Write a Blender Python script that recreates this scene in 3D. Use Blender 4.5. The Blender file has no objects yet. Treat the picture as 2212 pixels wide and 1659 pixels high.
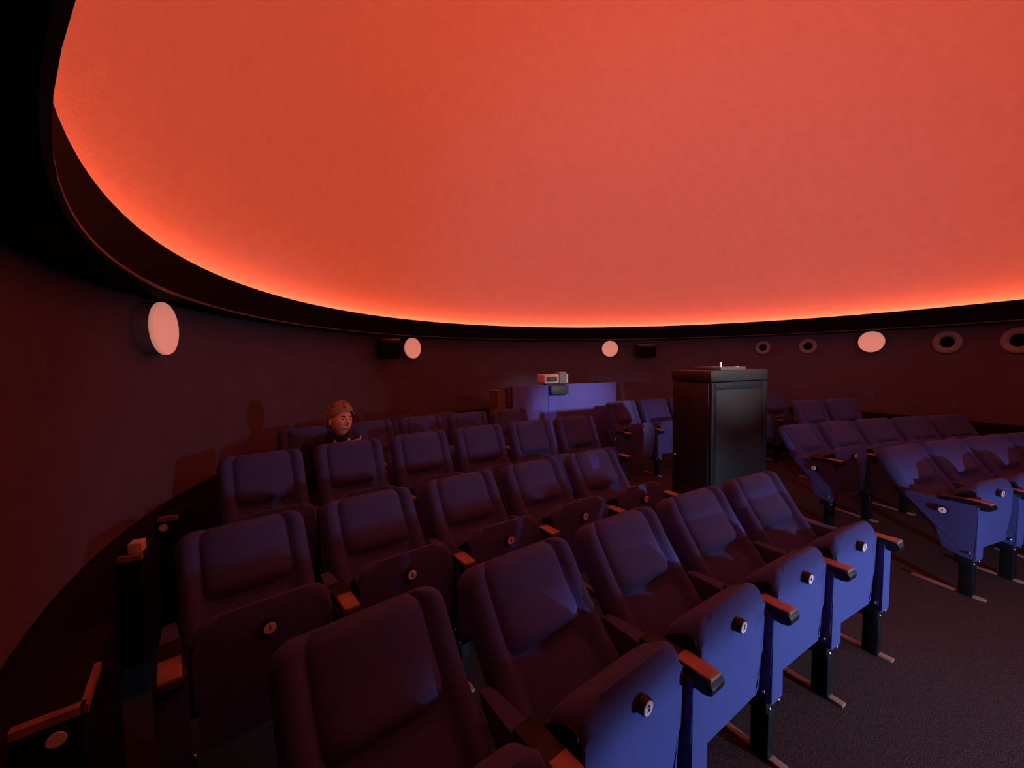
import bpy, bmesh, math, random
from mathutils import Vector, Matrix, noise

PI = math.pi
random.seed(7)
scene = bpy.context.scene
C = bpy.context.collection

# ------------------------------------------------------------------ camera
EYE = 1.6
cam_data = bpy.data.cameras.new('camera')
cam_data.sensor_fit = 'HORIZONTAL'
cam_data.sensor_width = 36.0
cam_data.lens = 868.4 / 2212 * 36.0
cam_data.clip_start = 0.03
cam = bpy.data.objects.new('camera', cam_data)
C.objects.link(cam)
cam.matrix_world = (Matrix.Translation((0, 0, EYE)) @ Matrix.Rotation(PI/2 - 0.0561, 4, 'X')
                    @ Matrix.Rotation(-0.0134, 4, 'Z'))
scene.camera = cam

# ------------------------------------------------------------------ world, lights, exposure
world = bpy.data.worlds.new('world'); scene.world = world
world.use_nodes = True
world.node_tree.nodes['Background'].inputs[0].default_value = (0.0, 0.0, 0.0, 1)
world.node_tree.nodes['Background'].inputs[1].default_value = 0.0

COVE_COLOR = (1.0, 0.102, 0.034)
COVE_STRENGTH = 90.0
FRONT_POWER = 270.0
PARTITION_FILL = 800.0
HEADREST_FILL = 115.0
WALL_FILL = 90.0
vs = scene.view_settings
vs.view_transform = 'Standard'; vs.look = 'None'; vs.gamma = 1.0; vs.use_curve_mapping = False
vs.exposure = 0.0

DX, DY = 1.885, 3.676          # centre of the dome
RING, WALL = 4.0, 4.22

# cool white light read off the seat shading, unseen, low at the front wall
LAMP = Vector((2.98, -0.25, 0.50))
ld = bpy.data.lights.new('front_lamp', 'POINT')
ld.shadow_soft_size = 0.012; ld.energy = FRONT_POWER; ld.color = (0.45, 0.62, 1.0)
lo = bpy.data.objects.new('front_lamp', ld); C.objects.link(lo)
lo.location = LAMP

# unseen spot added in mid-air above the ring to brighten the back partition
sd = bpy.data.lights.new('partition_fill_spot', 'SPOT'); sd.energy = PARTITION_FILL; sd.color = (0.80, 0.88, 1.0)
sd.spot_size = math.radians(17); sd.spot_blend = 1.0; sd.shadow_soft_size = 0.05
so = bpy.data.objects.new('partition_fill_spot', sd); C.objects.link(so)
so.location = (3.35, 0.15, 2.60)
so.rotation_euler = (Vector((0.98, 5.9, 0.78)) - so.location).to_track_quat('-Z', 'Y').to_euler()

# unseen fill spot added below it to tint the far wall and dome foot
wd = bpy.data.lights.new('wall_fill_spot', 'SPOT'); wd.energy = WALL_FILL; wd.color = (0.80, 0.72, 1.0)
wd.spot_size = math.radians(84); wd.spot_blend = 1.0; wd.shadow_soft_size = 0.08
wo = bpy.data.objects.new('wall_fill_spot', wd); C.objects.link(wo)
wo.location = (3.35, 0.15, 2.33)
wo.rotation_euler = (Vector((2.7, 7.5, 3.1)) - wo.location).to_track_quat('-Z', 'Y').to_euler()

# unseen fill spot added at the side to tint the front headrests
s2 = bpy.data.lights.new('headrest_fill_spot', 'SPOT'); s2.energy = HEADREST_FILL; s2.color = (0.62, 0.74, 1.0)
s2.spot_size = math.radians(42); s2.spot_blend = 0.8; s2.shadow_soft_size = 0.10
s2o = bpy.data.objects.new('headrest_fill_spot', s2); C.objects.link(s2o)
s2o.location = (4.75, 0.95, 1.38)
s2o.rotation_euler = (Vector((1.25, 2.3, 0.78)) - s2o.location).to_track_quat('-Z', 'Y').to_euler()

# ------------------------------------------------------------------ materials
MATS = {}
def mat(name, color, rough=0.6, metal=0.0, spec=0.5, var=0.0, vscale=40.0, bump=0.0, bscale=200.0,
        emit=None, estr=0.0, sheen=0.0):
    m = bpy.data.materials.new(name); m.use_nodes = True
    nt = m.node_tree; b = nt.nodes['Principled BSDF']
    b.inputs['Base Color'].default_value = (*color, 1)
    b.inputs['Roughness'].default_value = rough
    b.inputs['Metallic'].default_value = metal
    b.inputs['Specular IOR Level'].default_value = spec
    if sheen:
        b.inputs['Sheen Weight'].default_value = sheen
        b.inputs['Sheen Roughness'].default_value = 0.5
    tc = nt.nodes.new('ShaderNodeTexCoord')
    if var:
        n = nt.nodes.new('ShaderNodeTexNoise'); n.inputs['Scale'].default_value = vscale
        n.inputs['Detail'].default_value = 4
        nt.links.new(tc.outputs['Object'], n.inputs['Vector'])
        r = nt.nodes.new('ShaderNodeMapRange')
        r.inputs['From Min'].default_value = 0.25; r.inputs['From Max'].default_value = 0.75
        r.inputs['To Min'].default_value = 1 - var; r.inputs['To Max'].default_value = 1 + var
        nt.links.new(n.outputs['Fac'], r.inputs['Value'])
        mx = nt.nodes.new('ShaderNodeMix'); mx.data_type = 'RGBA'; mx.blend_type = 'MULTIPLY'
        mx.inputs['Factor'].default_value = 1
        mx.inputs[6].default_value = (*color, 1)
        nt.links.new(r.outputs['Result'], mx.inputs[7])
        nt.links.new(mx.outputs[2], b.inputs['Base Color'])
    if bump:
        n = nt.nodes.new('ShaderNodeTexNoise'); n.inputs['Scale'].default_value = bscale
        n.inputs['Detail'].default_value = 3
        nt.links.new(tc.outputs['Object'], n.inputs['Vector'])
        bp = nt.nodes.new('ShaderNodeBump'); bp.inputs['Strength'].default_value = bump
        bp.inputs['Distance'].default_value = 0.01
        nt.links.new(n.outputs['Fac'], bp.inputs['Height'])
        nt.links.new(bp.outputs['Normal'], b.inputs['Normal'])
    if emit:
        b.inputs['Emission Color'].default_value = (*emit, 1)
        b.inputs['Emission Strength'].default_value = estr
    MATS[name] = m
    return m

mat('dome_plaster', (0.78, 0.76, 0.74), 0.9, spec=0.1, var=0.035, vscale=9, bump=0.12, bscale=60)
mat('wall_cloth', (0.112, 0.082, 0.115), 0.85, spec=0.3, var=0.12, vscale=3, bump=0.35, bscale=55)
mat('dado_black', (0.007, 0.006, 0.007), 0.8, spec=0.15)
mat('ring_black', (0.004, 0.0035, 0.006), 0.8, spec=0.06, var=0.1, vscale=6)
mat('ring_lip', (0.10, 0.07, 0.06), 0.5)
mat('carpet', (0.062, 0.050, 0.050), 0.95, spec=0.1, var=0.25, vscale=60, bump=0.5, bscale=180)
mat('blue_fabric', (0.066, 0.082, 0.26), 0.9, spec=0.15, var=0.10, vscale=90, bump=0.25, bscale=320, sheen=0.08)
mat('blue_panel', (0.13, 0.13, 0.50), 0.75, spec=0.2, var=0.05, vscale=5)
mat('blue_panel_edge', (0.02, 0.025, 0.10), 0.7)
mat('black_metal', (0.006, 0.006, 0.007), 0.55, spec=0.25)
mat('black_plastic', (0.010, 0.010, 0.011), 0.45, spec=0.35)
mat('arm_wood', (0.34, 0.21, 0.17), 0.38, spec=0.5, var=0.25, vscale=25)
mat('bar_steel', (0.34, 0.22, 0.17), 0.45)
mat('chrome', (0.75, 0.76, 0.78), 0.22, metal=1.0)
mat('badge_white', (0.95, 0.94, 0.92), 0.5)
mat('badge_ink', (0.05, 0.01, 0.01), 0.6)
mat('lamp_opal', (0.85, 0.80, 0.78), 0.5, emit=(1.0, 0.34, 0.24), estr=0.47)
mat('lamp_rim', (0.30, 0.26, 0.26), 0.6)
mat('vent_grey', (0.30, 0.28, 0.31), 0.6, var=0.12, vscale=60)
mat('vent_dark', (0.004, 0.004, 0.005), 0.9, spec=0.05)
mat('cab_side', (0.011, 0.011, 0.014), 0.5, var=0.1, vscale=8)
mat('cab_front', (0.024, 0.025, 0.024), 0.45, var=0.08, vscale=12, bump=0.1, bscale=120)
mat('cab_frame', (0.014, 0.016, 0.020), 0.4)
mat('cab_panel', (0.010, 0.010, 0.010), 0.6, var=0.1, vscale=20)
mat('brass', (0.45, 0.27, 0.12), 0.35, metal=0.6)
mat('cove_led', (0.8, 0.8, 0.8), 0.5, emit=COVE_COLOR, estr=COVE_STRENGTH)
mat('device_white', (0.80, 0.74, 0.70), 0.5)
mat('device_grey', (0.28, 0.27, 0.27), 0.5)
mat('device_green', (0.05, 0.065, 0.065), 0.5)
mat('device_label', (0.20, 0.13, 0.09), 0.6)
mat('brown_board', (0.16, 0.10, 0.07), 0.8)
mat('skin', (0.90, 0.52, 0.38), 0.55, var=0.12, vscale=60, bump=0.15, bscale=120)
mat('hair', (0.34, 0.24, 0.18), 0.6, var=0.45, vscale=55, bump=0.5, bscale=150)
mat('brow', (0.06, 0.035, 0.03), 0.8)
mat('eye_white', (0.6, 0.56, 0.54), 0.3)
mat('eye_dark', (0.02, 0.015, 0.012), 0.25)
mat('lips', (0.36, 0.17, 0.14), 0.5)
mat('jacket', (0.014, 0.013, 0.016), 0.9, var=0.2, vscale=30, bump=0.3, bscale=60)
mat('trousers', (0.02, 0.02, 0.03), 0.9)
mat('shoe', (0.012, 0.01, 0.01), 0.5)
mat('paper', (0.85, 0.82, 0.80), 0.6)

# ------------------------------------------------------------------ helpers
def link(o, parent=None):
    C.objects.link(o)
    if parent is not None: o.parent = parent
    return o
def obj(name, me, m=None, parent=None, loc=(0,0,0), rot=(0,0,0)):
    """me: Mesh or bmesh -> one mesh object"""
    if isinstance(me, bmesh.types.BMesh):
        bm = me; me = bpy.data.meshes.new(name)
        bmesh.ops.recalc_face_normals(bm, faces=bm.faces)
        bm.to_mesh(me); bm.free()
    if m: 
        me.materials.clear(); me.materials.append(MATS[m])
    o = bpy.data.objects.new(name, me); link(o, parent)
    o.location = loc; o.rotation_euler = rot
    return o
def mesh(name, bm, m, smooth=True, angle=40):
    bmesh.ops.recalc_face_normals(bm, faces=bm.faces)
    me = bpy.data.meshes.new(name); bm.to_mesh(me); bm.free()
    me.materials.append(MATS[m])
    if smooth:
        me.polygons.foreach_set('use_smooth', [True]*len(me.polygons))
        if angle: me.set_sharp_from_angle(angle=math.radians(angle))
    return me
def tag(o, label, cat, group=None):
    o['label'] = label; o['category'] = cat
    if group: o['group'] = group
    return o
def thing(name, label, cat, loc=(0,0,0), rz=0, group=None):
    o = bpy.data.objects.new(name, None); o.empty_display_size = 0.1
    link(o); o.location = loc; o.rotation_euler = (0,0,rz)
    return tag(o, label, cat, group)
def struct(o):
    o['kind'] = 'structure'; return o
def box(bm, x0, x1, y0, y1, z0, z1, bev=0.0, seg=2):
    r = bmesh.ops.create_cube(bm, size=1)
    vs_ = r['verts']
    for v in vs_:
        v.co = Vector((x0 + (v.co.x+.5)*(x1-x0), y0 + (v.co.y+.5)*(y1-y0), z0 + (v.co.z+.5)*(z1-z0)))
    if bev:
        es = list({e for v in vs_ for e in v.link_edges})
        bmesh.ops.bevel(bm, geom=es, offset=bev, segments=seg, affect='EDGES', profile=0.5)
def boxmesh(name, dims, m, bev=0.004, seg=2):
    bm = bmesh.new(); box(bm, *dims, bev=bev, seg=seg); return mesh(name, bm, m)
def cyl(bm, p0, p1, r0, r1=None, n=20, caps=True):
    p0 = Vector(p0); p1 = Vector(p1); r1 = r0 if r1 is None else r1
    ax = (p1-p0); L = ax.length; q = ax.to_track_quat('Z', 'Y').to_matrix().to_4x4()
    bmesh.ops.create_cone(bm, cap_ends=caps, segments=n, radius1=r0, radius2=r1, depth=L,
                          matrix=Matrix.Translation((p0+p1)/2) @ q)
def round_poly(pts, seg=5):
    """pts: (x, y, radius) -> list of 2d points with rounded corners"""
    out = []; n = len(pts)
    for i in range(n):
        p = Vector(pts[i][:2]); r = pts[i][2]
        a = Vector(pts[i-1][:2]) - p; b = Vector(pts[(i+1) % n][:2]) - p
        if r <= 0: out.append(p); continue
        ang = a.angle(b); d = min(r/math.tan(ang/2), a.length*.49, b.length*.49)
        p0 = p + a.normalized()*d; p1 = p + b.normalized()*d
        for k in range(seg+1):
            t = k/seg
            out.append(p0*(1-t)**2 + p*2*t*(1-t) + p1*t*t)
    return out
def extrude_poly(bm, pts, f0, f1):
    """pts 2d; f0/f1 map a 2d point to a 3d point on the two faces"""
    a = [bm.verts.new(f0(p)) for p in pts]; b = [bm.verts.new(f1(p)) for p in pts]
    A = bm.faces.new(a); B = bm.faces.new(b[::-1]); n = len(pts)
    for i in range(n):
        bm.faces.new((a[i], b[i], b[(i+1) % n], a[(i+1) % n]))
    return A, B
def lathe(bm, prof, n=48, a0=0.0, a1=2*PI, center=(0,0)):
    """prof: list of (r, z)"""
    full = abs(a1-a0-2*PI) < 1e-6
    k = n if full else n+1
    rings = []
    for i in range(k):
        a = a0 + (a1-a0)*i/n
        rings.append([bm.verts.new((center[0]+r*math.cos(a), center[1]+r*math.sin(a), z)) for r, z in prof])
    for i in range(n):
        A = rings[i]; B = rings[(i+1) % k]
        for j in range(len(prof)-1):
            bm.faces.new((A[j], B[j], B[j+1], A[j+1]))
    return rings
def glyph_mesh(txt, size, m):
    cu = bpy.data.curves.new('glyph', 'FONT'); cu.body = txt; cu.size = size
    cu.align_x = 'CENTER'; cu.align_y = 'CENTER'; cu.extrude = 0.0006; cu.offset = 0.0009
    o = bpy.data.objects.new('glyph', cu); C.objects.link(o)
    dg = bpy.context.evaluated_depsgraph_get()
    me = bpy.data.meshes.new_from_object(o.evaluated_get(dg))
    bpy.data.objects.remove(o); bpy.data.curves.remove(cu)
    me.materials.clear(); me.materials.append(MATS[m])
    return me

# ------------------------------------------------------------------ room shell
A0, A1 = math.radians(-100), math.radians(224)      # the wall leaves an entrance open between these angles
bm = bmesh.new(); bmesh.ops.create_circle(bm, cap_ends=True, segments=128, radius=5.5,
                                          matrix=Matrix.Translation((DX, DY, 0)))
struct(obj('floor', bm, 'carpet'))
bm = bmesh.new(); lathe(bm, [(WALL, 0), (WALL, 2.03), (WALL+0.05, 2.03), (WALL+0.05, 0)], 150, A0, A1, (DX, DY))
o = obj('wall_round', mesh('wall_round', bm, 'wall_cloth')); struct(o)
bm = bmesh.new(); lathe(bm, [(WALL+0.01, 0), (WALL-0.035, 0), (WALL-0.035, 0.745), (WALL-0.025, 0.76), (WALL+0.01, 0.76)], 150, A0, A1, (DX, DY))
o = obj('baseboard_round', mesh('dado', bm, 'dado_black')); struct(o)
bm = bmesh.new(); lathe(bm, [(5.35, 0), (5.35, 2.03), (5.40, 2.03), (5.40, 0)], 16, A1-2*PI-.02, A0+.02, (DX, DY))
struct(obj('wall_entrance', mesh('wall_entrance', bm, 'dado_black')))
for nm, aa, sg in (('wall_entrance_left', A1, 1), ('wall_entrance_right', A0, -1)):
    bm = bmesh.new(); lathe(bm, [(WALL-.035, 0), (5.37, 0), (5.37, 2.03), (WALL-.035, 2.03), (WALL-.035, 0)], 1, aa-.006, aa+.006, (DX, DY))
    bmesh.ops.holes_fill(bm, edges=[e for e in bm.edges if e.is_boundary], sides=0)
    struct(obj(nm, mesh(nm, bm, 'dado_black', smooth=False)))
bm = bmesh.new(); lathe(bm, [(WALL-.02, 2.0), (5.40, 2.0), (5.40, 2.03), (WALL-.02, 2.03)], 16, A1-2*PI-.02, A0+.02, (DX, DY))
struct(obj('ceiling_entrance', mesh('ceiling_entrance', bm, 'dado_black')))
# ring: soffit and fascia below the dome
Z1, Z2 = 1.992, 2.224
bm = bmesh.new()
lathe(bm, [(WALL+0.03, Z1), (RING, Z1), (RING, Z2), (RING+0.02, Z2), (RING+0.02, Z1+0.03),
           (WALL+0.03, Z1+0.03), (WALL+0.03, Z1)], 192, center=(DX, DY))
struct(obj('trim_1', mesh('trim_1', bm, 'ring_black')))
bm = bmesh.new()
lathe(bm, [(RING+0.002, Z1-0.004), (RING-0.012, Z1-0.004), (RING-0.012, Z1+0.006), (RING+0.002, Z1+0.006)], 192, center=(DX, DY))
struct(obj('trim_2', mesh('trim_2', bm, 'ring_lip')))
# dome
DR = 4.115; DZ = 2.14
bm = bmesh.new()
prof = [(RING+0.02, DZ-0.02), (DR, DZ-0.02)] + [(DR*math.cos(t), DZ + DR*math.sin(t)) for t in [PI/2*i/48 for i in range(48)]] + [(0.01, DZ+DR)]
lathe(bm, prof, 160, center=(DX, DY))
o = obj('ceiling', mesh('ceiling', bm, 'dome_plaster', angle=60)); struct(o)
# cove light strip, hidden behind the fascia
bm = bmesh.new()
lathe(bm, [(RING+0.097, DZ+0.060), (RING+0.072, DZ+0.035)], 144, center=(DX, DY))
led = obj('cove_light_strip', mesh('cove', bm, 'cove_led'))
tag(led, 'orange light strip running round the cove at the foot of the dome', 'light')
bm = bmesh.new()
lathe(bm, [(RING+0.099, DZ+0.059), (RING+0.074, DZ+0.034), (RING+0.074, DZ-0.02), (RING+0.105, DZ-0.02), (RING+0.105, DZ+0.059), (RING+0.099, DZ+0.059)], 144, center=(DX, DY))
obj('channel', mesh('channel', bm, 'black_metal'), None, led)

# unseen hood and wing, added to trim the light of the front lamp
la = math.atan2(LAMP.y-DY, LAMP.x-DX)
lt = thing('added_lamp_hood', 'added unseen hood and wing shaping the front light', 'lamp', (DX + (WALL-.035)*math.cos(la), DY + (WALL-.035)*math.sin(la), LAMP.z), la + PI/2)
obj('back_plate', boxmesh('back_plate', (-.16, .16, 0, .02, -.12, .12), 'black_metal', .004), None, lt)
obj('hood', boxmesh('hood', (-.32, .40, .0, .36, .020, .032), 'black_metal', .003), None, lt)  # added to keep the lamp's light off the dome and headrests

obj('wing', boxmesh('wing', (-.213, -.199, 0, .266, -.30, .022), 'black_metal', .002), None, lt)  # added to block light towards the left wall

# ------------------------------------------------------------------ seats: shared meshes
HW = 0.246
def back_mesh(a_low, a_top, L, y0, z0):
    """a_low/a_top: recline (rad from vertical) at the bottom / top. returns meshes + path"""
    N = 22
    path = []; y, z = y0, z0
    for i in range(N+1):
        t = i/N; a = a_low + (a_top-a_low)*min(1, t*1.25)
        path.append((y, z, a)); y += L/N*math.sin(a); z += L/N*math.cos(a)
    def at(v):
        f = max(0, min(1, v))*N; i = min(int(f), N-1); k = f-i
        return tuple(path[i][j]*(1-k)+path[i+1][j]*k for j in range(3))
    def pt(x, v, t):
        y, z, a = at(v)
        return Vector((x, y - t*math.cos(a), z + t*math.sin(a)))
    # main body with side bolsters
    fx = [-1, -.985, -.95, -.88, -.80, -.73, -.68, -.6, -.3, 0, .3, .6, .68, .73, .80, .88, .95, .985, 1]
    ft = [0, .028, .048, .061, .063, .054, .036, .026, .022, .021, .022, .026, .036, .054, .063, .061, .048, .028, 0]
    bx = [.985, .9, .5, 0, -.5, -.9, -.985]; bt = [-.03, -.048, -.052, -.054, -.052, -.048, -.03]
    loop = list(zip(fx, ft)) + list(zip(bx, bt))
    vsamp = [0, .02] + [i/20 for i in range(1, 17)] + [.83, .86, .885, .91, .93, .95, .965, .978, .988, .996, 1.0]
    R = 0.065/L
    def width(v):
        w = HW*(0.985 + 0.015*min(1, v/0.35))
        if v > 1-R:
            k = (v-(1-R))/R; w -= 0.065*(1-math.sqrt(max(0, 1-k*k)))
        return w
    def thick(v):
        e = 0.045/L
        return 1.0 if v <= 1-e else math.sqrt(max(0.0, 1-((v-(1-e))/e)**2))*0.93+0.07
    bm = bmesh.new(); rings = []
    for v in vsamp:
        w = width(v); th = thick(v)
        if v < 0.02: th = 0.75
        rings.append([bm.verts.new(pt(x*w, v, t*th)) for x, t in loop])
    n = len(loop)
    for A, B in zip(rings, rings[1:]):
        for j in range(n): bm.faces.new((A[j], A[(j+1) % n], B[(j+1) % n], B[j]))
    bm.faces.new(rings[0]); bm.faces.new(rings[-1][::-1])
    body = mesh('backrest', bm, 'blue_fabric', angle=70)
    def pad(name, v0, v1, hw, t1, crn, bulge, tlow):
        bm = bmesh.new(); nx, nv = 14, 12
        grid = []
        for i in range(nv+1):
            v = v0 + (v1-v0)*i/nv; row = []
            for j in range(nx+1):
                s = -1 + 2*j/nx
                # superellipse-ish rounding
                q = -1 + 2*i/nv
                r = abs(s)**5 + (abs(q)**5 if (q < 0 or not crn) else 0)
                k = max(0.0, 1-r)**0.45
                sx = s*hw*((1-0.06*(abs(q)**6)) if (q < 0 or not crn) else width(v)/HW)
                row.append(bm.verts.new(pt(sx, v, (0.012 + (t1+ (tlow if q < 0 else 0)*(abs(q)**2) + bulge*(1-s*s))*k)*(thick(v) if crn else 1))))
            grid.append(row)
        for i in range(nv):
            for j in range(nx): bm.faces.new((grid[i][j], grid[i][j+1], grid[i+1][j+1], grid[i+1][j]))
        # close the back
        b = [bm.verts.new(pt(-hw*.95, v0, 0.004)), bm.verts.new(pt(hw*.95, v0, 0.004)),
             bm.verts.new(pt(hw*.7, v1, 0.0)), bm.verts.new(pt(-hw*.7, v1, 0.0))]
        bm.faces.new(b[::-1])
        return mesh(name, bm, 'blue_fabric', angle=80)
    head = pad('headrest', 0.535, 0.992, HW*0.735, 0.044, 1, 0.008, 0.028)
    lumb = pad('lumbar_pad', 0.06, 0.525, HW*0.70, 0.018, 0, 0.006, 0.0)
    return body, head, lumb

BACK_DEEP = back_mesh(math.radians(48), math.radians(33), 0.675, 0.135, 0.355)
BACK_UP = back_mesh(math.radians(33), math.radians(23), 0.735, 0.135, 0.355)

PAN_TILT = -0.05
def pan_y(z): return -0.012 + (z-.666)*PAN_TILT
def pan_mesh():
    w, w2 = 0.219, 0.206
    pts = round_poly([(-w2, .300, .012), (w2, .300, .012), (w2, .455, .006), (w, .470, .006), (w, .748, .085), (-w, .748, .085), (-w, .470, .006), (-w2, .455, .006)], 7)
    bm = bmesh.new()
    A, B = extrude_poly(bm, pts, lambda p: Vector((p.x, pan_y(p.y), p.y)), lambda p: Vector((p.x, pan_y(p.y)+0.150, p.y)))
    es = [e for e in A.edges] + [e for e in B.edges]
    bmesh.ops.bevel(bm, geom=es, offset=0.028, segments=4, affect='EDGES', profile=0.5)
    for v in bm.verts:
        y0 = pan_y(v.co.z); f = max(0, min(1, (v.co.y-y0)/.15))
        r = max(0, 1-(v.co.x/w)**2)*max(0, 1-((v.co.z-.52)/.24)**2)
        if f < .2: v.co.y -= 0.010*r
        t = max(0, (v.co.z-.52)/.228)
        if f < .6: v.co.y += .030*max(0, min(1, t))**4*(1-f)
        v.co.z -= 0.085*f*f*t*t            # the top falls away to the rear
    return mesh('seat_pan', bm, 'blue_fabric', angle=50)
PAN = pan_mesh()
def pan_cap():
    pts = round_poly([(.012, .45, .01), (.135, .45, .01), (.130, .64, .05), (.012, .715, .06)], 5)
    bm = bmesh.new()
    A, B = extrude_poly(bm, pts, lambda p: Vector((-.005, p.x-.004, p.y)), lambda p: Vector((.005, p.x-.004, p.y)))
    return mesh('side_cap', bm, 'black_plastic', angle=40)
PAN_CAP = pan_cap()
def pan_down_mesh():
    bm = bmesh.new(); box(bm, -.229, .229, -.27, .21, .335, .455, bev=.035, seg=3)
    return mesh('seat_pan_down', bm, 'blue_fabric', angle=60)
PAN_DOWN = pan_down_mesh()
def badge_holder():
    bm = bmesh.new(); cyl(bm, (0, 0.006, 0), (0, -0.012, 0), 0.0255, 0.0235, 24)
    return mesh('badge_holder', bm, 'black_plastic', angle=30)
def badge_disc():
    bm = bmesh.new(); cyl(bm, (0, -0.011, 0), (0, -0.0145, 0), 0.0205, 0.0200, 24)
    return mesh('number_badge', bm, 'badge_white', angle=30)
HOLDER = badge_holder(); DISC = badge_disc()
GLYPH = {str(i): glyph_mesh(str(i), 0.026, 'badge_ink') for i in range(1, 10)}
def side_panel():
    pts = round_poly([(-.035, .255, .008), (.13, .275, .02), (.18, .42, .05), (.29, .53, .04), (.38, .612, .02), (-.035, .622, .008)], 4)
    bm = bmesh.new()
    A, B = extrude_poly(bm, pts, lambda p: Vector((-.042, p.x, p.y)), lambda p: Vector((.042, p.x, p.y)))
    bmesh.ops.bevel(bm, geom=list(A.edges)+list(B.edges), offset=0.012, segments=3, affect='EDGES', profile=0.5)
    for v in bm.verts:
        k = max(0, min(1, (v.co.y-.03)/.14)); v.co.x *= 1 - .50*k      # thins out behind the seat
    return mesh('side_panel', bm, 'blue_fabric', angle=40)
SIDE = side_panel()
def armrest():
    # side profile, extruded across the width; the front end drops slightly
    pts = round_poly([(-.088, .606, .006), (-.06, .598, .01), (.10, .612, .01), (.17, .612, .008), (.17, .640, .008), (.0, .652, .05), (-.075, .648, .01), (-.092, .628, .006)], 3)
    bm = bmesh.new()
    A, B = extrude_poly(bm, pts, lambda p: Vector((-.034, p.x, p.y)), lambda p: Vector((.034, p.x, p.y)))
    bmesh.ops.bevel(bm, geom=list(A.edges)+list(B.edges), offset=0.004, segments=2, affect='EDGES', profile=0.5)
    return mesh('armrest', bm, 'black_plastic', angle=35)
ARM = armrest()
ARMTOP = boxmesh('armrest_top', (-.030, .030, -.084, .035, .640, .6545), 'arm_wood', .004)
def leg_mesh():
    bm = bmesh.new(); box(bm, -.025, .025, -.018, .052, 0.0, .262, bev=.006); box(bm, -.052, .052, -.022, .070, .212, .262, bev=.006)
    return mesh('leg', bm, 'black_metal')
LEG = leg_mesh()
FOOT = boxmesh('foot_bar', (-.017, .017, -.075, .30, 0.0, .014), 'bar_steel', .003)
def bolt_mesh():
    bm = bmesh.new(); bmesh.ops.create_uvsphere(bm, u_segments=12, v_segments=8, radius=0.0095)
    for v in bm.verts: v.co.y *= 0.7
    return mesh('bolt', bm, 'chrome')
BOLT = bolt_mesh()

def put(name, me, parent, loc=(0,0,0), rot=(0,0,0)):
    o = bpy.data.objects.new(name, me); link(o, parent); o.location = loc; o.rotation_euler = rot
    return o
def standard(t, x):
    sp = put('side_panel', SIDE, t, (x, 0, 0))
    ar = put('armrest', ARM, t, (x, 0, 0)); put('armrest_top', ARMTOP, ar)
    lg = put('leg', LEG, t, (x, 0, 0)); put('foot_bar', FOOT, t, (x, 0, 0))
    for bx_, by_, bz in ((-.046, -.008, .300), (.046, -.008, .318), (-.034, -.024, .236), (.034, -.024, .242)):
        put('bolt', BOLT, lg, (bx_, by_, bz))
    return sp
PITCH = 0.546
OX, OY = 7.412, -8.238
def spot(r, a):
    return OX + r*math.cos(a), OY + r*math.sin(a)
ORD = ['', 'first', 'second', 'third', 'fourth', 'fifth', 'sixth', 'seventh', 'eighth']
def seat(r, a, label, group, num=None, deep=True, last=False, down=False, rowbadge=None):
    x, y = spot(r, a)
    t = thing('cinema_seat', label, 'seat', (x, y, 0), a - PI/2, group)
    body, head, lumb = BACK_DEEP if deep else BACK_UP
    b = put('backrest', body, t); put('headrest', head, b); put('lumbar_pad', lumb, b)
    if down:
        put('seat_pan', PAN_DOWN, t)
    else:
        p = put('seat_pan', PAN, t)
        for s in (-1, 1): put('side_cap', PAN_CAP, p, (s*.219, 0, 0))
        tilt = math.atan(PAN_TILT)
        yb = pan_y(.666) - 0.0075
        put('badge_holder', HOLDER, p, (0, yb, .666), (-tilt, 0, 0))
        put('number_badge', DISC, p, (0, yb, .666), (-tilt, 0, 0))
        if num: put('badge_number', GLYPH[str(num)], p, (0, yb-0.0148, .666), (PI/2-tilt, 0, 0))
    sp = standard(t, -PITCH/2)
    if last: standard(t, PITCH/2)
    if rowbadge:
        put('badge_holder', HOLDER, sp, (-.042, .13, .545), (0, 0, -PI/2))
        put('number_badge', DISC, sp, (-.042, .13, .545), (0, 0, -PI/2))
        put('badge_number', GLYPH[str(rowbadge)], sp, (-.0570, .13, .545), (PI/2, 0, -PI/2))
    return t

ROW = ['front row', 'second row', 'third row', 'fourth row', 'back row']
R0, R1, R2, R3, R4 = 11.68, 12.724, 13.75, 14.72, 15.75
def inroom(r, a, lim=3.80):
    x, y = spot(r+.1, a); return math.hypot(x-DX, y-DY) < lim
def left_row(row, r, s3, i0, i1, deep, down=()):
    for i in range(i0, i1+1):
        n = i1-i+1
        where = 'next to the aisle' if n == 1 else ORD[n] + ' from the aisle'
        lab = '%s blue seat in the %s beside the wall boxes, %s' % ('reclined' if deep else 'upright', ROW[row], where)
        seat(r, s3-(i-3)*PITCH/r, lab, 'seats of the block beside the wall boxes', num=i if i > 0 else None,
             deep=deep, last=(i == i1), down=(i in down))
def right_row(row, r, q0, n, deep, badge=True):
    for i in range(n):
        a = q0 - i*PITCH/r
        if not inroom(r, a): break
        where = 'next to the aisle' if i == 0 else ORD[i+1] + ' from the aisle'
        lab = '%s blue seat in the %s past the black cabinet, %s' % ('reclined' if deep else 'upright', ROW[row], where)
        nxt = inroom(r, a-PITCH/r) and i < n-1
        seat(r, a, lab, 'seats of the block past the cabinet', num=min(9, 5+i), deep=deep, last=not nxt,
             rowbadge=(row+1) if (i == 0 and badge) else None)
left_row(0, R0, 2.175, 1, 5, True)
left_row(1, R1, 2.196, 1, 5, True)
left_row(2, R2, 2.147, 0, 5, False)
S3L = 2.085
left_row(3, R3, S3L, -1, 3, False, down=(-1,))
left_row(4, R4, 2.045, 0, 1, True)
right_row(0, R0, 1.932, 5, True)
right_row(1, R1, 1.906, 7, True)
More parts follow.
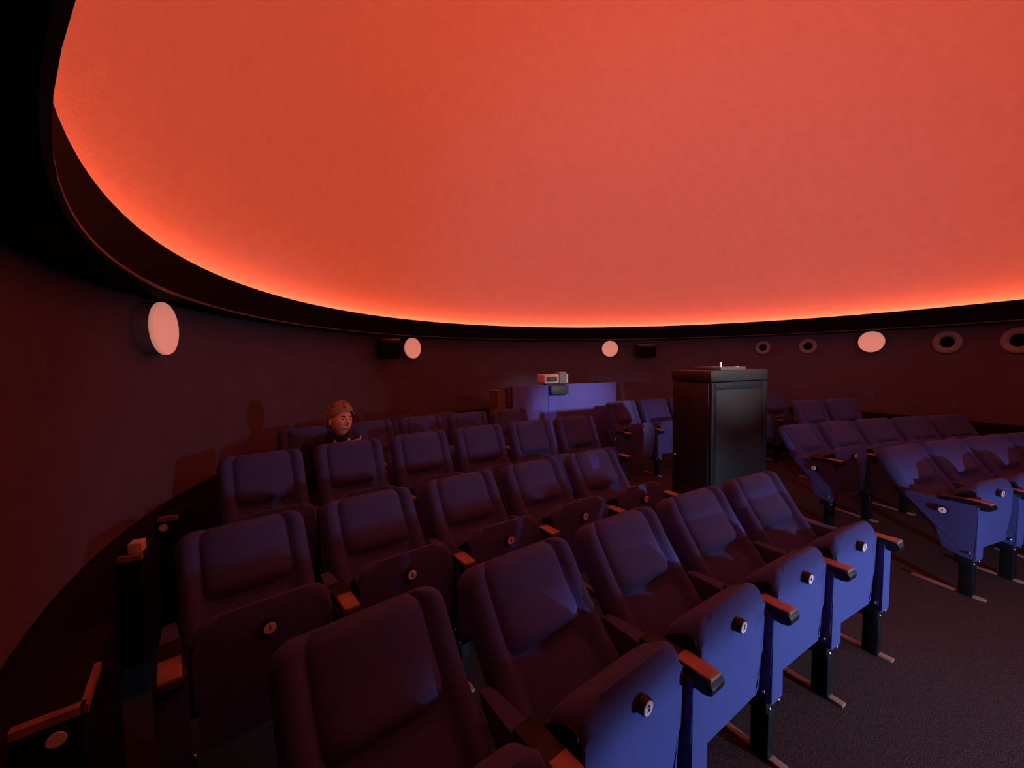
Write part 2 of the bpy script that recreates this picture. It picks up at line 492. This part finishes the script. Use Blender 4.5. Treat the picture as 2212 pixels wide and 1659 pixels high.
right_row(2, R2, 1.806, 4, False)
right_row(3, R3, 1.967, 7, False)

# ------------------------------------------------------------------ black cabinet at the dome centre
CA = math.atan2(.43, .90)
KX, KY = 0.496*3.30, 3.30
t = thing('projector_cabinet', 'tall black cabinet standing in the aisle between the seat blocks', 'cabinet', (KX, KY, 0), CA)
W_, D_, H_ = 0.73, 0.40, 1.50
obj('body', boxmesh('body', (0.004, W_, 0.004, D_, 0.0, H_-.10), 'cab_side', .006), None, t)
obj('lid', boxmesh('lid', (-.006, W_+.006, -.006, D_+.006, H_-.092, H_), 'cab_front', .006), None, t)
bm = bmesh.new()
fr = .055
box(bm, 0.002, fr, -.010, .006, .06, H_-.105, .004); box(bm, W_-fr, W_-.002, -.010, .006, .06, H_-.105, .004)
box(bm, fr-.001, W_-fr+.001, -.010, .006, H_-.105-fr, H_-.105, .004); box(bm, fr-.001, W_-fr+.001, -.010, .006, .06, .06+fr, .004)
obj('front_frame', mesh('front_frame', bm, 'cab_frame'), None, t)
obj('front_panel', boxmesh('front_panel', (fr-.002, W_-fr+.002, -.002, .006, .06+fr-.002, H_-.103-fr), 'cab_panel', .002), None, t)
d = obj('side_door', boxmesh('side_door', (-.008, .006, .02, D_-.02, .50, H_-.11), 'cab_side', .003), None, t)
bm = bmesh.new(); bmesh.ops.create_uvsphere(bm, u_segments=12, v_segments=8, radius=.011, matrix=Matrix.Translation((-.018, D_-.05, .74)))
obj('knob', mesh('knob', bm, 'brass'), None, d)
obj('side_drawer', boxmesh('side_drawer', (-.008, .006, .02, D_-.02, .08, .48), 'cab_side', .003), None, t)
# things on the lid
t2 = thing('control_box', 'flat dark control box lying on the black cabinet', 'device', (KX, KY, H_), CA)
obj('case', boxmesh('case', (.16, .48, .03, .30, 0, .028), 'ring_lip', .005), None, t2)
obj('button', boxmesh('button', (.40, .43, .06, .09, .027, .034), 'device_white', .003), None, t2)
bm = bmesh.new(); cyl(bm, (.0, 0, 0), (0, 0, .035), .010, .009, 16); cyl(bm, (0,0,.035), (0,0,.042), .009, .005, 16)
o = obj('white_peg', mesh('white_peg', bm, 'device_white'), None, None)
p = Matrix.Translation((KX, KY, H_+.027)) @ Matrix.Rotation(CA, 4, 'Z') @ Vector((.22, .08, 0))
o.location = p; tag(o, 'small upright white peg standing on the control box', 'peg')

# ------------------------------------------------------------------ wall lamps, vents, speakers
def on_wall(deg, r, z):
    a = math.radians(deg); return (DX + r*math.cos(a), DY + r*math.sin(a), z), a + PI/2   # local -y.. faces the centre along +y? see below
def wall_lamp(deg, label):
    loc, rz = on_wall(deg, WALL, 1.82)
    t = thing('wall_lamp', label, 'lamp', loc, rz, 'round wall lamps')   # local +y points inwards (towards the centre)
    bm = bmesh.new(); cyl(bm, (0, -.002, 0), (0, .075, 0), .150, .153, 48)
    obj('housing', mesh('housing', bm, 'lamp_rim', angle=30), None, t)
    bm = bmesh.new()
    rings = []
    for r, y in ((.151, .070), (.154, .080), (.154, .090), (.150, .097), (.13, .099), (.06, .101), (.001, .1015)):
        rings.append([bm.verts.new((r*math.cos(2*PI*i/48), y, r*math.sin(2*PI*i/48))) for i in range(48)])
    for A, B in zip(rings, rings[1:]):
        for i in range(48): bm.faces.new((A[i], A[(i+1) % 48], B[(i+1) % 48], B[i]))
    bm.faces.new(rings[0]); bm.faces.new(rings[-1])
    obj('diffuser', mesh('diffuser', bm, 'lamp_opal', angle=50), None, t)
wall_lamp(198.2, 'round opal wall lamp above the low wall boxes, showing its thick rim')
wall_lamp(144.6, 'round opal wall lamp beside the speaker above the seated man')
wall_lamp(89.7, 'round opal wall lamp above the blue partition')
wall_lamp(33.7, 'round opal wall lamp between the round air nozzles')
def vent(deg, z, label, R=.135):
    loc, rz = on_wall(deg, WALL-.010, z)
    t = thing('air_nozzle', label, 'vent', loc, rz, 'round air nozzles in the wall')
    bm = bmesh.new(); rings = []
    for r, y in ((R, -.002), (R, .012), (R*.96, .022), (R*.80, .030), (R*.62, .024), (R*.50, .010), (R*.47, .004)):
        rings.append([bm.verts.new((r*math.cos(2*PI*i/40), y, r*math.sin(2*PI*i/40))) for i in range(40)])
    for A, B in zip(rings, rings[1:]):
        for i in range(40): bm.faces.new((A[i], A[(i+1) % 40], B[(i+1) % 40], B[i]))
    obj('ring', mesh('ring', bm, 'vent_grey', angle=60), None, t)
    bm = bmesh.new(); cyl(bm, (0, -.002, 0), (0, .006, 0), R*.50, R*.50, 32)
    obj('throat', mesh('throat', bm, 'vent_dark'), None, t)
    bm = bmesh.new()
    for k in range(3):
        zz = R*(-.25+.25*k); hw = math.sqrt((R*.48)**2-zz*zz); box(bm, -hw, hw, .004, .012, zz-.003, zz+.003)
    obj('grille', mesh('grille', bm, 'vent_dark'), None, t)
vent(53.4, 1.782, 'grey round air nozzle above the black cabinet, first after it', .118)
vent(44.7, 1.784, 'grey round air nozzle just before the lamp between the nozzles', .125)
vent(23.1, 1.778, 'grey round air nozzle just past the lamp between the nozzles', .15)
vent(14.6, 1.768, 'grey round air nozzle farthest from the black cabinet', .155)
def speaker(deg, z, label, yaw, w, h):
    loc, rz = on_wall(deg, WALL, z)
    t = thing('wall_speaker', label, 'speaker', loc, rz, 'wall loudspeakers')
    bm = bmesh.new(); box(bm, -.03, .03, -.002, .09, -.04, .04, .004); box(bm, -.05, .05, -.002, .012, -.06, .06, .004)
    obj('bracket', mesh('bracket', bm, 'black_metal'), None, t)
    e = Matrix.Translation((0, .16, 0)) @ Matrix.Rotation(yaw, 4, 'Z') @ Matrix.Rotation(math.radians(-14), 4, 'X')
    bm = bmesh.new(); box(bm, -w/2, w/2, -.09, .09, -h/2, h/2, .018, 3); bmesh.ops.transform(bm, matrix=e, verts=bm.verts)
    c = obj('enclosure', mesh('enclosure', bm, 'black_plastic'), None, t)
    bm = bmesh.new(); box(bm, -w/2+.015, w/2-.015, .086, .097, -h/2+.015, h/2-.015, .004); bmesh.ops.transform(bm, matrix=e, verts=bm.verts)
    obj('grille', mesh('grille', bm, 'dado_black'), None, c)
    bm = bmesh.new()
    box(bm, -w/2+.01, w/2-.01, -.05, .05, h/2-.002, h/2+.006, .002); bmesh.ops.transform(bm, matrix=e, verts=bm.verts)
    obj('mount_plate', mesh('mount_plate', bm, 'vent_grey'), None, c)
speaker(151.6, 1.80, 'black box speaker on a bracket beside the lamp above the seated man', math.radians(-38), .27, .26)
speaker(80.4, 1.775, 'black box speaker beside the lamp above the blue partition', math.radians(12), .33, .21)

# ------------------------------------------------------------------ blue partition at the back with projector
PX, PY = 0.01, 5.50
PA = math.atan2(.67, 1.59); PL = 1.73
t = thing('blue_partition', 'blue partition board standing behind the rows of seats', 'partition', (PX, PY, 0), PA)
obj('panel', boxmesh('panel', (0, .548, 0, .03, .04, 1.262), 'blue_panel', .004), None, t)
obj('panel', boxmesh('panel', (.552, PL, 0, .03, .04, 1.262), 'blue_panel', .004), None, t)
obj('frame', boxmesh('frame', (-.004, PL+.004, .028, .06, 0, 1.255), 'blue_panel_edge', .004), None, t)
obj('side_board', boxmesh('side_board', (PL-.03, PL, .05, .55, 0, 1.25), 'blue_panel_edge', .004), None, t)
obj('desk_top', boxmesh('desk_top', (.02, PL-.03, .05, .60, .72, .75), 'brown_board', .004), None, t)
tp = thing('video_projector', 'small white projector with a grey clip sitting on top of the blue partition', 'projector',
           Matrix.Translation((PX, PY, 1.262)) @ Matrix.Rotation(PA, 4, 'Z') @ Vector((.46, 0, 0)), PA)
obj('housing', boxmesh('housing', (0, .385, -.06, .17, .018, .150), 'device_white', .014, 3), None, tp)
for xx in (.03, .34):
    for yy in (-.03, .02): obj('foot', boxmesh('foot', (xx, xx+.02, yy, yy+.018, 0, .022), 'black_plastic', .002), None, tp)
g = obj('vent_panel', boxmesh('vent_panel', (.03, .20, -.064, -.055, .045, .115), 'device_label', .002), None, tp)
for k in range(4): obj('slat', boxmesh('slat', (.045+.038*k, .055+.038*k, -.068, -.060, .05, .11), 'device_green', .001), None, g)
obj('clip', boxmesh('clip', (.225, .345, -.085, .05, .012, .185), 'device_grey', .012, 3), None, tp)
tb = thing('junction_box', 'dark grey green box hung on the partition below the projector', 'box',
           Matrix.Translation((PX, PY, 1.10)) @ Matrix.Rotation(PA, 4, 'Z') @ Vector((.56, -.004, 0)), PA)
obj('case', boxmesh('case', (0, .28, -.07, .002, .02, .15), 'device_green', .006), None, tb)
obj('cover', boxmesh('cover', (.012, .268, -.078, -.068, .03, .14), 'device_green', .004), None, tb)
tc_ = thing('brown_cabinet', 'narrow brown board cabinet at the edge of the blue partition', 'cabinet', (-.20, 5.50, 0), PA)
obj('body', boxmesh('body', (0, .13, 0, .35, 0, 1.18), 'brown_board', .004), None, tc_)
obj('top', boxmesh('top', (-.006, .136, -.006, .356, 1.178, 1.20), 'brown_board', .004), None, tc_)
obj('edge_strip', boxmesh('edge_strip', (.128, .145, -.008, .35, 0, 1.21), 'dado_black', .003), None, tc_)

# ------------------------------------------------------------------ low boxes along the wall beside the seats
def wall_box(deg0, deg1, rin, z, label, trim=None, group='low boxes along the wall'):
    """curved box hugging the wall from deg0 to deg1 (deg0 = end facing the camera)"""
    a0, a1 = math.radians(deg0), math.radians(deg1)
    t = thing('wall_box', label, 'box', (DX + 4.1*math.cos((a0+a1)/2), DY + 4.1*math.sin((a0+a1)/2), 0), 0, group)
    inv = Matrix.Translation(-t.location)
    def arc(r0, r1, z0, z1, b0, b1, m, name, n=10):
        bm = bmesh.new(); rings = lathe(bm, [(r0, z0), (r1, z0), (r1, z1), (r0, z1), (r0, z0)], n, b0, b1, (DX, DY))
        bmesh.ops.remove_doubles(bm, verts=bm.verts, dist=1e-5)
        bmesh.ops.holes_fill(bm, edges=[e for e in bm.edges if e.is_boundary], sides=0)
        bmesh.ops.transform(bm, matrix=inv, verts=bm.verts)
        return obj(name, mesh(name, bm, m, smooth=False), None, t)
    arc(rin, WALL-.035, 0, z-.012, a0, a1, 'black_plastic', 'case')
    e = .020/4.1*(1 if a1 > a0 else -1)
    arc(rin+.004, WALL-.035, z-.014, z, a0+e, a1, 'black_plastic', 'lid')
    arc(rin-.006, WALL-.035, z-.02, z+.004, a0-e*.3, a0+e, 'arm_wood', 'end_trim', 2)
    if trim: arc(rin-.012, rin+.004, z-.02, z+.004, a0-e*.3, math.radians(trim), 'arm_wood', 'edge_trim')
    return t
def end_badge(t, deg, r, z, num):
    a = math.radians(deg)
    p = Vector((DX + r*math.cos(a), DY + r*math.sin(a), z)) - t.location
    # outward normal of the end face: tangent towards larger angle
    rot = a + PI
    put('badge_holder', HOLDER, t, p, (0, 0, rot)); put('number_badge', DISC, t, p, (0, 0, rot))
b1 = wall_box(-140.3, -147.0, 4.05, .64, 'low black wall box with a red lit edge bent round its corner', trim=-143.2)
b2 = wall_box(-154.2, -157.5, 4.10, .69, 'low black wall box carrying a small white block')
b3 = wall_box(-160.5, -164.0, 4.10, .72, 'low black wall box under the thick rimmed lamp')
end_badge(b1, -140.2, 4.10, .585, 1); end_badge(b3, -160.3, 4.15, .67, 3)

# ------------------------------------------------------------------ seated man
def skin_mesh(name, verts, edges, radii, root, sub=2, m='skin'):
    me = bpy.data.meshes.new(name); me.from_pydata(verts, edges, [])
    o = bpy.data.objects.new(name, me); C.objects.link(o)
    sm = o.modifiers.new('s', 'SKIN'); 
    for i, r in enumerate(radii):
        sv = me.skin_vertices[0].data[i]; sv.radius = (r, r) if not isinstance(r, tuple) else r
        sv.use_root = (i == root)
    sm.use_smooth_shade = True
    ss = o.modifiers.new('d', 'SUBSURF'); ss.levels = sub; ss.render_levels = sub
    dg = bpy.context.evaluated_depsgraph_get()
    out = bpy.data.meshes.new_from_object(o.evaluated_get(dg))
    bpy.data.objects.remove(o); bpy.data.meshes.remove(me)
    out.materials.clear(); out.materials.append(MATS[m])
    return out
MAN_A = S3L + 4*PITCH/R3
mx_, my_ = spot(R3, MAN_A)
man = thing('person', 'seated man in a dark jacket with short tousled hair, leaning forward', 'person', (mx_, my_, 0), MAN_A - PI/2)
HEAD = Vector((.125, -.215, 1.135)); HEADYAW = math.radians(16); HEADROLL = math.radians(7)
HM = Matrix.Translation(HEAD) @ Matrix.Rotation(HEADYAW, 4, 'Z') @ Matrix.Rotation(HEADROLL, 4, 'Y') @ Matrix.Rotation(math.radians(-5), 4, 'X') @ Matrix.Scale(1.08, 4)
def g(x, s): return math.exp(-(x/s)**2)
def head_pt(d):
    """unit direction -> point on the head surface (face looks along -y)"""
    x, y, z = d
    px, py, pz = x*.077, y*.096, z*.118
    if z < 0:
        k = -z
        px *= 1 - .30*k**1.4
        if y > 0: py *= 1 - .45*k
        else: py *= 1 + .04*k
    if y < 0:
        f = min(1, -y*1.4)
        py -= f*.026*g(px, .011)*g(pz+.022, .017)          # nose tip
        py -= f*.014*g(px, .009)*g(pz-.002, .022)          # nose bridge
        py += f*.012*(g(px-.030, .016)+g(px+.030, .016))*g(pz-.012, .012)   # sockets
        py -= f*.006*g(px, .05)*g(pz-.032, .010)           # brow ridge
        py -= f*.005*g(px, .022)*g(pz+.063, .010)          # lips
        py += f*.005*g(px, .020)*g(pz+.047, .006)
        py += f*.004*g(px, .020)*g(pz+.078, .007)
        py -= f*.010*g(px, .020)*g(pz+.100, .016)          # chin
        py -= f*.004*(g(px-.042, .016)+g(px+.042, .016))*g(pz+.018, .018)   # cheek bones
    return Vector((px, py, pz))
bmh = bmesh.new(); bmesh.ops.create_uvsphere(bmh, u_segments=72, v_segments=56, radius=1)
for v in bmh.verts: v.co = head_pt(v.co.normalized())
for s in (-1, 1):   # ears
    r = bmesh.ops.create_uvsphere(bmh, u_segments=14, v_segments=10, radius=1)
    M = Matrix.Translation((s*.078, .012, -.004)) @ Matrix.Rotation(s*.35, 4, 'Z') @ Matrix.Diagonal((.008, .019, .033, 1))
    for v in r['verts']: v.co = M @ v.co
bmesh.ops.transform(bmh, matrix=HM, verts=bmh.verts)
bv, be, br = [], [], []
def node(p, r, par=None):
    bv.append(p); br.append(r)
    if par is not None: be.append((par, len(bv)-1))
    return len(bv)-1
pel = node((.02, .08, .52), .125)
wai = node((.03, .03, .66), .120, pel); che = node((.06, -.05, .81), .135, wai); upc = node((.085, -.115, .915), .105, che)
nek = node((.105, -.165, 1.0), .056, upc); hd = node((.122, -.20, 1.09), .052, nek)
wr = []
for s, ex, wx in ((-1, -.17, .015), (1, .31, .205)):
    sh = node((.085 + s*.165, -.105, .915), .062, upc)
    el = node((ex, -.13, .68), .046, sh); w_ = node((wx, -.33, .83), .029, el)
    pm = node((wx + s*.004, -.355, .885), .030, w_); wr.append((s, wx))
    for k in range(4):
        fx_ = wx + s*(.028 - .019*k)
        a_ = node((fx_, -.372, .915), .0105, pm); b_ = node((fx_, -.392, .938 - .004*abs(k-1)), .009, a_); node((fx_, -.385, .960 - .006*abs(k-1)), .0075, b_)
    t1 = node((wx - s*.035, -.335, .885), .011, pm); node((wx - s*.040, -.352, .925), .009, t1)
    hp = node((.02 + s*.09, .05, .51), .088, pel); kn = node((.02 + s*.12, -.38, .50), .060, hp)
    an = node((.02 + s*.12, -.40, .10), .040, kn); node((.02 + s*.13, -.52, .05), .034, an)
bodyraw = skin_mesh('bodyraw', bv, be, br, pel, 1)
bmb = bmesh.new(); bmb.from_mesh(bodyraw); hm_ = bpy.data.meshes.new('h'); bmh.to_mesh(hm_); bmh.free(); bmb.from_mesh(hm_)
tmp = bpy.data.meshes.new('tmp'); bmb.to_mesh(tmp); bmb.free()
to = bpy.data.objects.new('tmp', tmp); C.objects.link(to)
rm = to.modifiers.new('r', 'REMESH'); rm.mode = 'VOXEL'; rm.voxel_size = .0045
sm_ = to.modifiers.new('s', 'SMOOTH'); sm_.factor = .4; sm_.iterations = 2
body_me = bpy.data.meshes.new_from_object(to.evaluated_get(bpy.context.evaluated_depsgraph_get()))
bpy.data.objects.remove(to)
bmk = bmesh.new(); bmk.from_mesh(body_me)
seen = set(); isl = []
for v0 in bmk.verts:
    if v0 in seen: continue
    st = [v0]; seen.add(v0); comp = []
    while st:
        v = st.pop(); comp.append(v)
        for e in v.link_edges:
            w_ = e.other_vert(v)
            if w_ not in seen: seen.add(w_); st.append(w_)
    isl.append(comp)
isl.sort(key=len); print('body islands', [len(c) for c in isl[-4:]])
bmesh.ops.delete(bmk, geom=[v for c in isl[:-1] for v in c], context='VERTS')
bmk.to_mesh(body_me); bmk.free()
body_me.materials.clear(); body_me.materials.append(MATS['skin'])
body_me.polygons.foreach_set('use_smooth', [True]*len(body_me.polygons))
body = put('body', body_me, man)
# clothing: slightly larger skinned shells
jv, je, jr = [], [], []
def jn(p, r, par=None):
    jv.append(p); jr.append(r)
    if par is not None: je.append((par, len(jv)-1))
    return len(jv)-1
a = jn((.02, .08, .47), .150); b = jn((.03, .03, .66), .150, a); c = jn((.06, -.05, .81), .165, b); d = jn((.085, -.11, .91), .135, c); jn((.103, -.158, .985), .082, d)
for s, ex, wx in ((-1, -.175, .013), (1, .315, .207)):
    sh = jn((.085 + s*.175, -.105, .905), .080, d); el = jn((ex, -.13, .675), .064, sh); jn((wx, -.325, .82), .044, el)
put('jacket', skin_mesh('jacket', jv, je, jr, 0, 2, 'jacket'), man)
bm = bmesh.new()
rings = []
for rr, zz in ((.078, -.035), (.084, 0), (.080, .030), (.070, .034), (.066, 0), (.066, -.03)):
    rings.append([bm.verts.new((.105 + rr*math.cos(2*PI*i/28), -.165 + rr*math.sin(2*PI*i/28)*.95, .995 + zz + .010*math.sin(2*PI*i/28))) for i in range(28)])
for A, B in zip(rings, rings[1:]):
    for i in range(28): bm.faces.new((A[i], A[(i+1) % 28], B[(i+1) % 28], B[i]))
put('collar', mesh('collar', bm, 'jacket', angle=None), man)
jv, je, jr = [], [], []
a = jn((.02, .09, .53), .145)
for s in (-1, 1):
    h = jn((.02 + s*.09, .05, .515), .102, a); k = jn((.02 + s*.12, -.38, .50), .076, h); jn((.02 + s*.12, -.40, .11), .060, k)
put('trousers', skin_mesh('trousers', jv, je, jr, 0, 2, 'trousers'), man)
for s in (-1, 1):
    bm = bmesh.new(); box(bm, -.045, .045, -.20, .085, 0, .085, .03, 3)
    for v in bm.verts:
        if v.co.y < -.05: v.co.z *= .7
    put('shoe', mesh('shoe', bm, 'shoe'), man, (.02 + s*.125, -.41, 0))
# hair: cap plus tufts
bm = bmesh.new(); bmesh.ops.create_uvsphere(bm, u_segments=48, v_segments=36, radius=1)
kill = []
for v in bm.verts:
    d = v.co.normalized(); p = head_pt(d)
    n_ = noise.noise(d*5.0)*.5 + noise.noise(d*11.0)*.5
    front = -d.y
    lim = .30 + .40*max(0, front) - .75*max(0, d.y) - .12*abs(d.x)      # hairline height
    if d.z < lim - .16 and not (d.y > .05 and d.z > -.55): kill.append(v)
    lift = .016 + .014*n_ + .012*max(0, d.z)
    v.co = p + d*lift
bmesh.ops.delete(bm, geom=kill, context='VERTS')
for i in range(90):
    th = random.uniform(0, 2*PI); zz = random.uniform(.28, 1.0); rr = math.sqrt(1-zz*zz)
    d = Vector((rr*math.cos(th), rr*math.sin(th), zz))
    if -d.y > .55 and d.z < .62: continue
    p = head_pt(d) + d*.016
    tdir = (d*.8 + Vector((random.uniform(-.6, .8), random.uniform(-.8, .3), random.uniform(-.1, .5)))).normalized()
    tip = p + tdir*random.uniform(.018, .034)
    cyl(bm, p - d*.008, tip, .0085, .0012, 6)
bmesh.ops.transform(bm, matrix=HM, verts=bm.verts)
put('hair', mesh('hair', bm, 'hair', angle=None), man)
for s in (-1, 1):
    bm = bmesh.new(); bmesh.ops.create_uvsphere(bm, u_segments=16, v_segments=12, radius=.0125)
    bmesh.ops.transform(bm, matrix=HM @ Matrix.Translation((s*.030, -.074, .010)), verts=bm.verts)
    e_ = put('eye', mesh('eye', bm, 'eye_white', angle=None), body)
    bm = bmesh.new(); bmesh.ops.create_uvsphere(bm, u_segments=12, v_segments=8, radius=.0062)
    bmesh.ops.transform(bm, matrix=HM @ Matrix.Translation((s*.030+.002, -.0825, .0095)), verts=bm.verts)
    put('iris', mesh('iris', bm, 'eye_dark', angle=None), body)
    bm = bmesh.new(); prev = None
    for k in range(5):
        xx = s*(.012 + .010*k); p = Vector((xx, -.0935 + .0035*k + .0012*k*k, .0285 + .003*math.sin(k*.8)))
        if prev is not None: cyl(bm, prev, p, .0048, .0045, 8)
        prev = p
    bmesh.ops.transform(bm, matrix=HM, verts=bm.verts)
    put('eyebrow', mesh('eyebrow', bm, 'brow', angle=None), body)
bm = bmesh.new(); prev = None
for k in range(7):
    xx = -.022 + .0073*k; p = Vector((xx, -.0975 + .5*xx*xx*20, -.064 - .0015*math.cos(k*PI/3)))
    if prev is not None: cyl(bm, prev, p, .0042, .0042, 8)
    prev = p
bmesh.ops.transform(bm, matrix=HM, verts=bm.verts)
put('mouth', mesh('mouth', bm, 'lips', angle=None), body)
# leaflet held up in front of the chest
bm = bmesh.new(); n = 24; top = []; bot = []
for i in range(n+1):
    u = i/n; x = .0 + .23*u
    zt_ = 0.990 + .028*max(0, math.cos((u-.12)*2*PI*2.25))**6 + .018*u
    for k, yy in ((0, -.405), (1, -.4035)):
        pass
    yb_ = -.412 - .02*math.sin(u*PI)
    top.append((x, yb_, zt_)); bot.append((x, yb_+.03, .86))
def sheet(off): return [bm.verts.new((p[0], p[1]+off, p[2])) for p in top], [bm.verts.new((p[0], p[1]+off, p[2])) for p in bot]
t0, b0 = sheet(0); t1_, b1_ = sheet(.0015)
for i in range(n):
    bm.faces.new((t0[i], t0[i+1], b0[i+1], b0[i])); bm.faces.new((t1_[i+1], t1_[i], b1_[i], b1_[i+1]))
    bm.faces.new((t0[i+1], t0[i], t1_[i], t1_[i+1])); bm.faces.new((b0[i], b0[i+1], b1_[i+1], b1_[i]))
bm.faces.new((t0[0], b0[0], b1_[0], t1_[0])); bm.faces.new((t0[n], t1_[n], b1_[n], b0[n]))
lf = obj('leaflet', mesh('leaflet', bm, 'paper', angle=30), None, None, (mx_, my_, 0), (0, 0, MAN_A - PI/2))
tag(lf, 'pale paper leaflet held in the hands of the seated man', 'leaflet')

# small white block on the second wall box
wb_a = math.radians(-154.9)
tw = thing('white_block', 'small white plastic block sitting on a low black wall box', 'box',
           (DX + 4.125*math.cos(wb_a), DY + 4.125*math.sin(wb_a), .692), wb_a + PI/2)
obj('case', boxmesh('case', (-.030, .022, -.025, .028, 0, .055), 'device_white', .006, 3), None, tw)
obj('cover', boxmesh('cover', (.020, .034, -.025, .028, .003, .055), 'device_white', .004, 2), None, tw)
